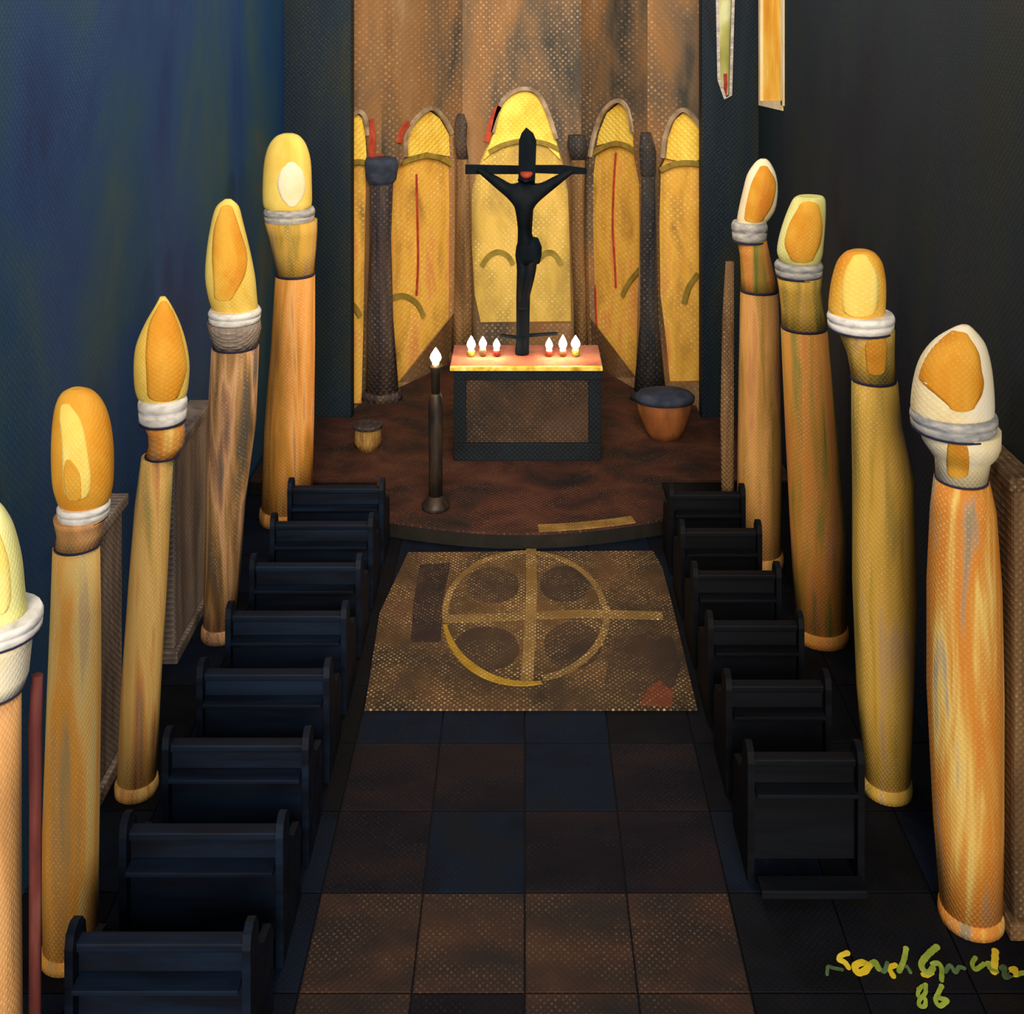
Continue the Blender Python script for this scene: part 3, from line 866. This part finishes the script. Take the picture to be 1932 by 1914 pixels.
box('gilt_edge', (-hw - 0.05, -0.47, ah - 0.06), (hw + 0.02, -0.42, ah), gilt, al, 0.01)
box('top_cloth', (-hw - 0.05, -0.42, ah - 0.06), (hw + 0.02, 0.45, ah), rose, al, 0.01)

# ------------------------------------------------------------------ crucifix
DC = 14.96
black = paint('blackened_wood', ['04080e', '070f18', '0a1620', '101820'], (5, 5, 1.2), bump=0.3, rough=0.75, spec=0.08)
cb = Vector(((986 - CX) * DC / F, DC, AZ))
cr = empty('crucifix', cb)
tag(cr, 'tall black crucifix with a carved figure standing on the altar', 'crucifix')
def lc(px, py, dy=0.0):
    p = at(px, py, DC); p.y += dy
    return p - cb
bm = bmesh.new()
a0, a1 = lc(980, 250), lc(1007, 250)
top = [lc(x, y, -0.05) for x, y in ((974, 664), (998, 664), (1000, 560), (1004, 430), (1010, 330), (1012, 266), (1006, 252), (993, 241), (984, 252), (979, 266), (978, 330), (977, 430), (974, 560))]
prism(bm, top, Vector((0, 0.10, 0)))
finish(bm, 'upright', black, cr)
bm = bmesh.new()
prism(bm, [lc(x, y, -0.04) for x, y in ((878, 311), (980, 313), (1008, 312), (1060, 312), (1107, 318), (1107, 328), (1060, 328), (1008, 326), (980, 328), (878, 328))], Vector((0, 0.08, 0)))
finish(bm, 'cross_beam', black, cr)
bm = bmesh.new()
prism(bm, [lc(x, y, 0.06) for x, y in ((944, 634), (975, 638), (1000, 634), (1052, 631), (1052, 635), (1000, 639), (975, 643), (944, 638))], Vector((0, 0.05, 0)))
finish(bm, 'stand_bar', black, cr)
bm = bmesh.new()
rings(bm, [(lc(985, 664).x, 0, 0.0, 0.095, 0.09), (lc(985, 664).x, 0, 0.03, 0.10, 0.095), (lc(985, 650).x, 0, 0.14, 0.088, 0.085), (lc(986, 634).x, 0, 0.26, 0.075, 0.07)], 20)
finish(bm, 'foot_socket', black, cr, True)

# carved figure: one skinned body
fy = -0.13
joints = {
    'pelvis': (994, 462, fy, .165, .11), 'belly': (989, 425, fy, .15, .10), 'chest': (988, 384, fy - .02, .27, .13), 'collar': (991, 358, fy - .02, .26, .12),
    'neck': (992, 342, fy - .03, .07, .07), 'head': (993, 333, fy - .07, .10, .11), 'crown': (993, 320, fy - .05, .075, .085),
    'sh_l': (962, 358, fy, .15, .10), 'el_l': (938, 341, fy + .02, .105, .08), 'wr_l': (912, 324, fy + .05, .06, .05), 'hd_l': (900, 318, fy + .06, .045, .035),
    'sh_r': (1020, 358, fy, .15, .10), 'el_r': (1044, 342, fy + .02, .105, .08), 'wr_r': (1070, 326, fy + .05, .06, .05), 'hd_r': (1082, 320, fy + .06, .045, .035),
    'hip_l': (986, 478, fy, .10, .10), 'kn_l': (986, 512, fy - .08, .085, .085), 'an_l': (984, 562, fy, .055, .055), 'ft_l': (984, 578, fy - .05, .045, .05),
    'hip_r': (1003, 474, fy, .115, .10), 'kn_r': (1000, 508, fy - .09, .085, .085), 'an_r': (991, 560, fy - .03, .055, .055), 'ft_r': (989, 577, fy - .08, .045, .05),
}
order = list(joints)
edges = [('pelvis', 'belly'), ('belly', 'chest'), ('chest', 'collar'), ('collar', 'neck'), ('neck', 'head'), ('head', 'crown'),
         ('collar', 'sh_l'), ('sh_l', 'el_l'), ('el_l', 'wr_l'), ('wr_l', 'hd_l'), ('collar', 'sh_r'), ('sh_r', 'el_r'), ('el_r', 'wr_r'), ('wr_r', 'hd_r'),
         ('pelvis', 'hip_l'), ('hip_l', 'kn_l'), ('kn_l', 'an_l'), ('an_l', 'ft_l'), ('pelvis', 'hip_r'), ('hip_r', 'kn_r'), ('kn_r', 'an_r'), ('an_r', 'ft_r')]
me = bpy.data.meshes.new('figure_skeleton')
me.from_pydata([tuple(lc(v[0], v[1], v[2])) for v in joints.values()], [(order.index(a), order.index(b)) for a, b in edges], [])
fo = bpy.data.objects.new('figure_tmp', me)
COL.objects.link(fo)
sk = fo.modifiers.new('skin', 'SKIN'); sk.use_smooth_shade = True
for k, nme in enumerate(order):
    sv = me.skin_vertices[0].data[k]
    sv.radius = (joints[nme][3], joints[nme][4])
    sv.use_root = nme == 'pelvis'
ss = fo.modifiers.new('sub', 'SUBSURF'); ss.levels = 2; ss.render_levels = 2
dg = bpy.context.evaluated_depsgraph_get()
body = bpy.data.meshes.new_from_object(fo.evaluated_get(dg))
body.name = 'carved_figure'
bpy.data.objects.remove(fo)
fig = link('carved_figure', body, paint('dark_bronze', ['04080e', '081018', '0e141c', '201814'], (4, 4, 2), bump=0.2, rough=0.7, spec=0.08), cr)
for p in body.polygons: p.use_smooth = True
bm = bmesh.new()   # loin cloth knotted at the hip
rings(bm, [(lc(996, 490).x, fy, lc(996, 492).z, .165, .13), (lc(997, 478).x, fy, lc(997, 478).z, .185, .145), (lc(998, 462).x, fy, lc(998, 462).z, .18, .14), (lc(997, 446).x, fy, lc(997, 446).z, .14, .12)], 20)
finish(bm, 'loin_cloth', black, fig, True)
bm = bmesh.new()
cz = lc(993, 325)
rings(bm, [(cz.x, fy - .07, cz.z - .035, .07, .118), (cz.x, fy - .075, cz.z, .088, .125), (cz.x, fy - .07, cz.z + .03, .085, .11)], 20)
finish(bm, 'red_headband', red_mat, fig, True)

# ------------------------------------------------------------------ candles
flame = glow('candle_flame', 'fff6e8', 6.0)
wax = paint('cream_wax', ['c8b890', 'e0d4b0', 'ece4cc'], (6, 6, 6), bump=0.1)
cup_red = paint('red_glass_cup', ['4c1814', '6c2820', '883c2c'], (8, 8, 8), bump=0.1, rough=0.4)
cup_green = paint('green_glass_cup', ['5c6428', '7c8838', '98a450'], (8, 8, 8), bump=0.1, rough=0.4)
cup_brown = paint('brown_glass_cup', ['3c2c1c', '54402c', '6c5438'], (8, 8, 8), bump=0.1, rough=0.4)
brass = paint('dull_brass', ['0e1014', '1c1a1a', '2c241e', '3a2e24'], (8, 8, 2), bump=0.2, rough=0.5)

def flame_on(parent, z, r, h, power):
    bm = bmesh.new()
    rings(bm, [(0, 0, z, r * .35, r * .35), (0, 0, z + h * .12, r * .8, r * .8), (0, 0, z + h * .32, r, r), (0, 0, z + h * .55, r * .82, r * .82), (0, 0, z + h * .78, r * .45, r * .45), (0, 0, z + h, r * .06, r * .06)], 14)
    f = finish(bm, 'flame', flame, parent, True)
    ld = bpy.data.lights.new('flame_light', 'POINT')
    ld.energy = power; ld.color = (1.0, 0.62, 0.28); ld.shadow_soft_size = r
    lo = bpy.data.objects.new('flame_light', ld); COL.objects.link(lo)
    lo.parent = parent; lo.location = (0, -r * 1.6, z + h * .6)

VOT = [(889, 646, 17, 25, cup_green, 'outermost left votive candle on the altar, in a green cup'),
       (911, 645, 15, 21, cup_brown, 'middle of the three left votive candles on the altar'),
       (937, 648, 14, 19, cup_red, 'left votive candle closest to the crucifix foot'),
       (1036, 648, 14, 22, cup_red, 'right votive candle closest to the crucifix foot'),
       (1062, 645, 16, 27, cup_brown, 'middle of the three right votive candles on the altar'),
       (1086, 645, 18, 24, cup_green, 'outermost right votive candle on the altar')]
for px, py, fw, fh, cm, lab in VOT:
    D = 14.86
    b = Vector(((px - CX) * D / F, D, AZ))
    t = empty('votive_candle', b)
    tag(t, lab, 'candle', 'votive candles on the altar')
    zf = H - (py + fh / 2) * D / F - AZ       # flame foot above the cloth
    zf = max(zf, 0.05)
    bm = bmesh.new()
    rings(bm, [(0, 0, 0, .035, .035), (0, 0, zf * .2, .05, .05), (0, 0, zf * .75, .055, .055), (0, 0, zf * .78, .048, .048)], 16)
    finish(bm, 'cup', cm, t, True)
    bm = bmesh.new()
    rings(bm, [(0, 0, zf * .7, .045, .045), (0, 0, zf, .04, .04)], 14)
    finish(bm, 'wax', wax, t, True)
    flame_on(t, zf, fw * D / F / 2, fh * D / F, 9.0)

DS = 13.15
b = Vector(((822 - CX) * DS / F, DS, DZ))
cs = empty('candle_stand', b)
tag(cs, 'tall dark floor candlestand left of the altar with one lit candle', 'candlestand')
def zz(py): return H - py * DS / F - DZ
k = DS / F
bm = bmesh.new(); rings(bm, [(0, 0, 0, 26 * k, 26 * k), (0, 0, .05, 26 * k, 26 * k), (0, 0, .09, 20 * k, 20 * k), (0, 0, .16, 15 * k, 15 * k)], 24)
finish(bm, 'foot', brass, cs, True)
bm = bmesh.new(); rings(bm, [(0, 0, .16, 13 * k, 13 * k), (0, 0, zz(860), 13 * k, 13 * k), (0, 0, zz(770), 14 * k, 14 * k), (0, 0, zz(748), 12 * k, 12 * k), (0, 0, zz(742), 9 * k, 9 * k)], 24)
finish(bm, 'stem', brass, cs, True)
bm = bmesh.new(); rings(bm, [(0, 0, zz(744), 8 * k, 8 * k), (0, 0, zz(700), 9 * k, 9 * k), (0, 0, zz(692), 13 * k, 13 * k), (0, 0, zz(688), 13 * k, 13 * k)], 20)
finish(bm, 'candle_holder', brass, cs, True)
bm = bmesh.new(); rings(bm, [(0, 0, zz(690), 7 * k, 7 * k), (0, 0, zz(683), 7 * k, 7 * k)], 16)
finish(bm, 'candle', wax, cs, True)
flame_on(cs, zz(684), 11 * k, 28 * k, 22.0)

# ------------------------------------------------------------------ plinths by the apse wall
orange_st = paint('orange_terracotta', ['4c2a18', '70401f', '8c5228', '9a6438'], (3, 3, 1.6), bump=0.2)
DP = 15.3
pb = Vector(((1254 - CX) * DP / F, DP, DZ))
kp = DP / F
pl = empty('plinth', pb)
tag(pl, 'rounded orange plinth with a dark domed top, right of the altar', 'plinth')
bm = bmesh.new(); rings(bm, [(0, 0, 0, 30 * kp, 26 * kp), (0, 0, .12, 38 * kp, 30 * kp), (0, 0, .35, 50 * kp, 36 * kp), (0, 0, .52, 53 * kp, 38 * kp)], 24)
finish(bm, 'body', orange_st, pl, True)
bm = bmesh.new(); rings(bm, [(0, 0, .52, 56 * kp, 40 * kp), (0, 0, .58, 57 * kp, 41 * kp), (0, 0, .63, 50 * kp, 36 * kp), (0, 0, .66, 30 * kp, 20 * kp)], 24)
finish(bm, 'domed_top', cap_slate, pl, True)
DP = 14.9
kp = DP / F
pb = Vector(((694 - CX) * DP / F, DP, DZ))
pl = empty('stone_stool', pb)
tag(pl, 'low golden-brown stone stool at the foot of the left jamb', 'stool')
bm = bmesh.new(); rings(bm, [(0, 0, 0, 20 * kp, 20 * kp), (0, 0, .1, 26 * kp, 24 * kp), (0, 0, .3, 24 * kp, 22 * kp)], 20)
finish(bm, 'body', gold_edge, pl, True)
bm = bmesh.new(); rings(bm, [(0, 0, .3, 28 * kp, 26 * kp), (0, 0, .345, 28 * kp, 26 * kp), (0, 0, .36, 24 * kp, 22 * kp)], 20)
finish(bm, 'top', pil_dark, pl, True)

# ------------------------------------------------------------------ painted signature on the floor
sig_y = paint('yellow_lettering_paint', ['c0a418', 'd8bc28', 'e8d048'], (8, 8, 8), bump=0.3)
sig_g = paint('green_lettering_paint', ['6c8428', '8ca038', 'a8b848'], (8, 8, 8), bump=0.3)
sig_d = paint('grey_green_lettering_paint', ['34482c', '4c6840', '60805a'], (8, 8, 8), bump=0.3)
sb = floor_at(1740, 1840)
sg = empty('painted_lettering', (sb.x, sb.y, 0.0))
tag(sg, 'yellow-green handwritten lettering painted on the dark floor in the lower right', 'lettering')
def sp(u, v):
    p = floor_at(1540 + u * .2029, 1760 + v * .2029)
    return Vector((p.x - sb.x, p.y - sb.y, 0.005))
STROKES = [
    ([(290, 195), (230, 220), (215, 260), (265, 285), (300, 335)], 52, 'y'), ([(240, 350), (160, 335), (112, 325), (100, 395)], 34, 'd'),
    ([(470, 300), (420, 285), (360, 320), (390, 380), (460, 360), (490, 310)], 66, 'y'), ([(490, 320), (545, 280), (580, 345)], 55, 'g'),
    ([(595, 345), (635, 365), (660, 290)], 42, 'd'), ([(735, 310), (680, 335), (715, 410)], 52, 'y'),
    ([(835, 155), (815, 260), (770, 365)], 52, 'g'), ([(770, 350), (830, 315), (875, 375)], 34, 'd'),
    ([(1120, 140), (1050, 200), (985, 280), (985, 340), (1040, 385), (1085, 340)], 62, 'g'), ([(990, 395), (1030, 405), (1075, 380)], 44, 'y'),
    ([(1080, 300), (1130, 290), (1165, 340), (1165, 450)], 48, 'g'),
    ([(1200, 370), (1245, 310), (1290, 375), (1330, 330), (1375, 340)], 40, 'd'),
    ([(1480, 240), (1450, 295), (1480, 350), (1560, 300)], 44, 'g'),
    ([(1665, 180), (1660, 280), (1650, 370)], 66, 'y'), ([(1650, 300), (1595, 290), (1620, 345), (1680, 370)], 40, 'g'),
    ([(1720, 340), (1750, 330), (1755, 420), (1810, 400)], 50, 'd'), ([(1810, 350), (1850, 345), (1850, 395), (1815, 390)], 50, 'y'),
    ([(1860, 400), (1900, 385), (1932, 380)], 44, 'g'),
    ([(1020, 490), (960, 530), (950, 600), (1010, 620), (1010, 690), (960, 690), (960, 640), (1015, 570), (1015, 495)], 38, 'g'), ([(945, 530), (940, 600)], 22, 'y'),
    ([(1165, 505), (1135, 570), (1110, 640), (1150, 690), (1215, 640), (1150, 620)], 44, 'g'),
]
for pts, w, c in STROKES:
    q = spline(pts, 5)
    bm = bmesh.new()
    w3 = [sp(*p) for p in q]
    r = w * .2029 * 7.0 / F / 2
    for k, p in enumerate(w3):                      # a loaded brush: round dabs joined by short pulls
        up = Vector((0, 0, 0.00012 * k))
        rr = r * random.uniform(0.88, 1.1)
        prism(bm, [p + up + Vector((rr * math.cos(a * math.pi / 5), rr * math.sin(a * math.pi / 5), 0)) for a in range(10)], Vector((0, 0, -0.004)))
        if k:
            a_, b_ = w3[k - 1], p
            t_ = (b_ - a_)
            if t_.length > 1e-5:
                n_ = Vector((-t_.y, t_.x, 0)).normalized() * r * 0.92
                up2 = up - Vector((0, 0, 0.00006))
                prism(bm, [a_ + n_ + up2, b_ + n_ + up2, b_ - n_ + up2, a_ - n_ + up2], Vector((0, 0, -0.004)))
    finish(bm, 'pen_stroke', {'y': sig_y, 'g': sig_g, 'd': sig_d}[c], sg)
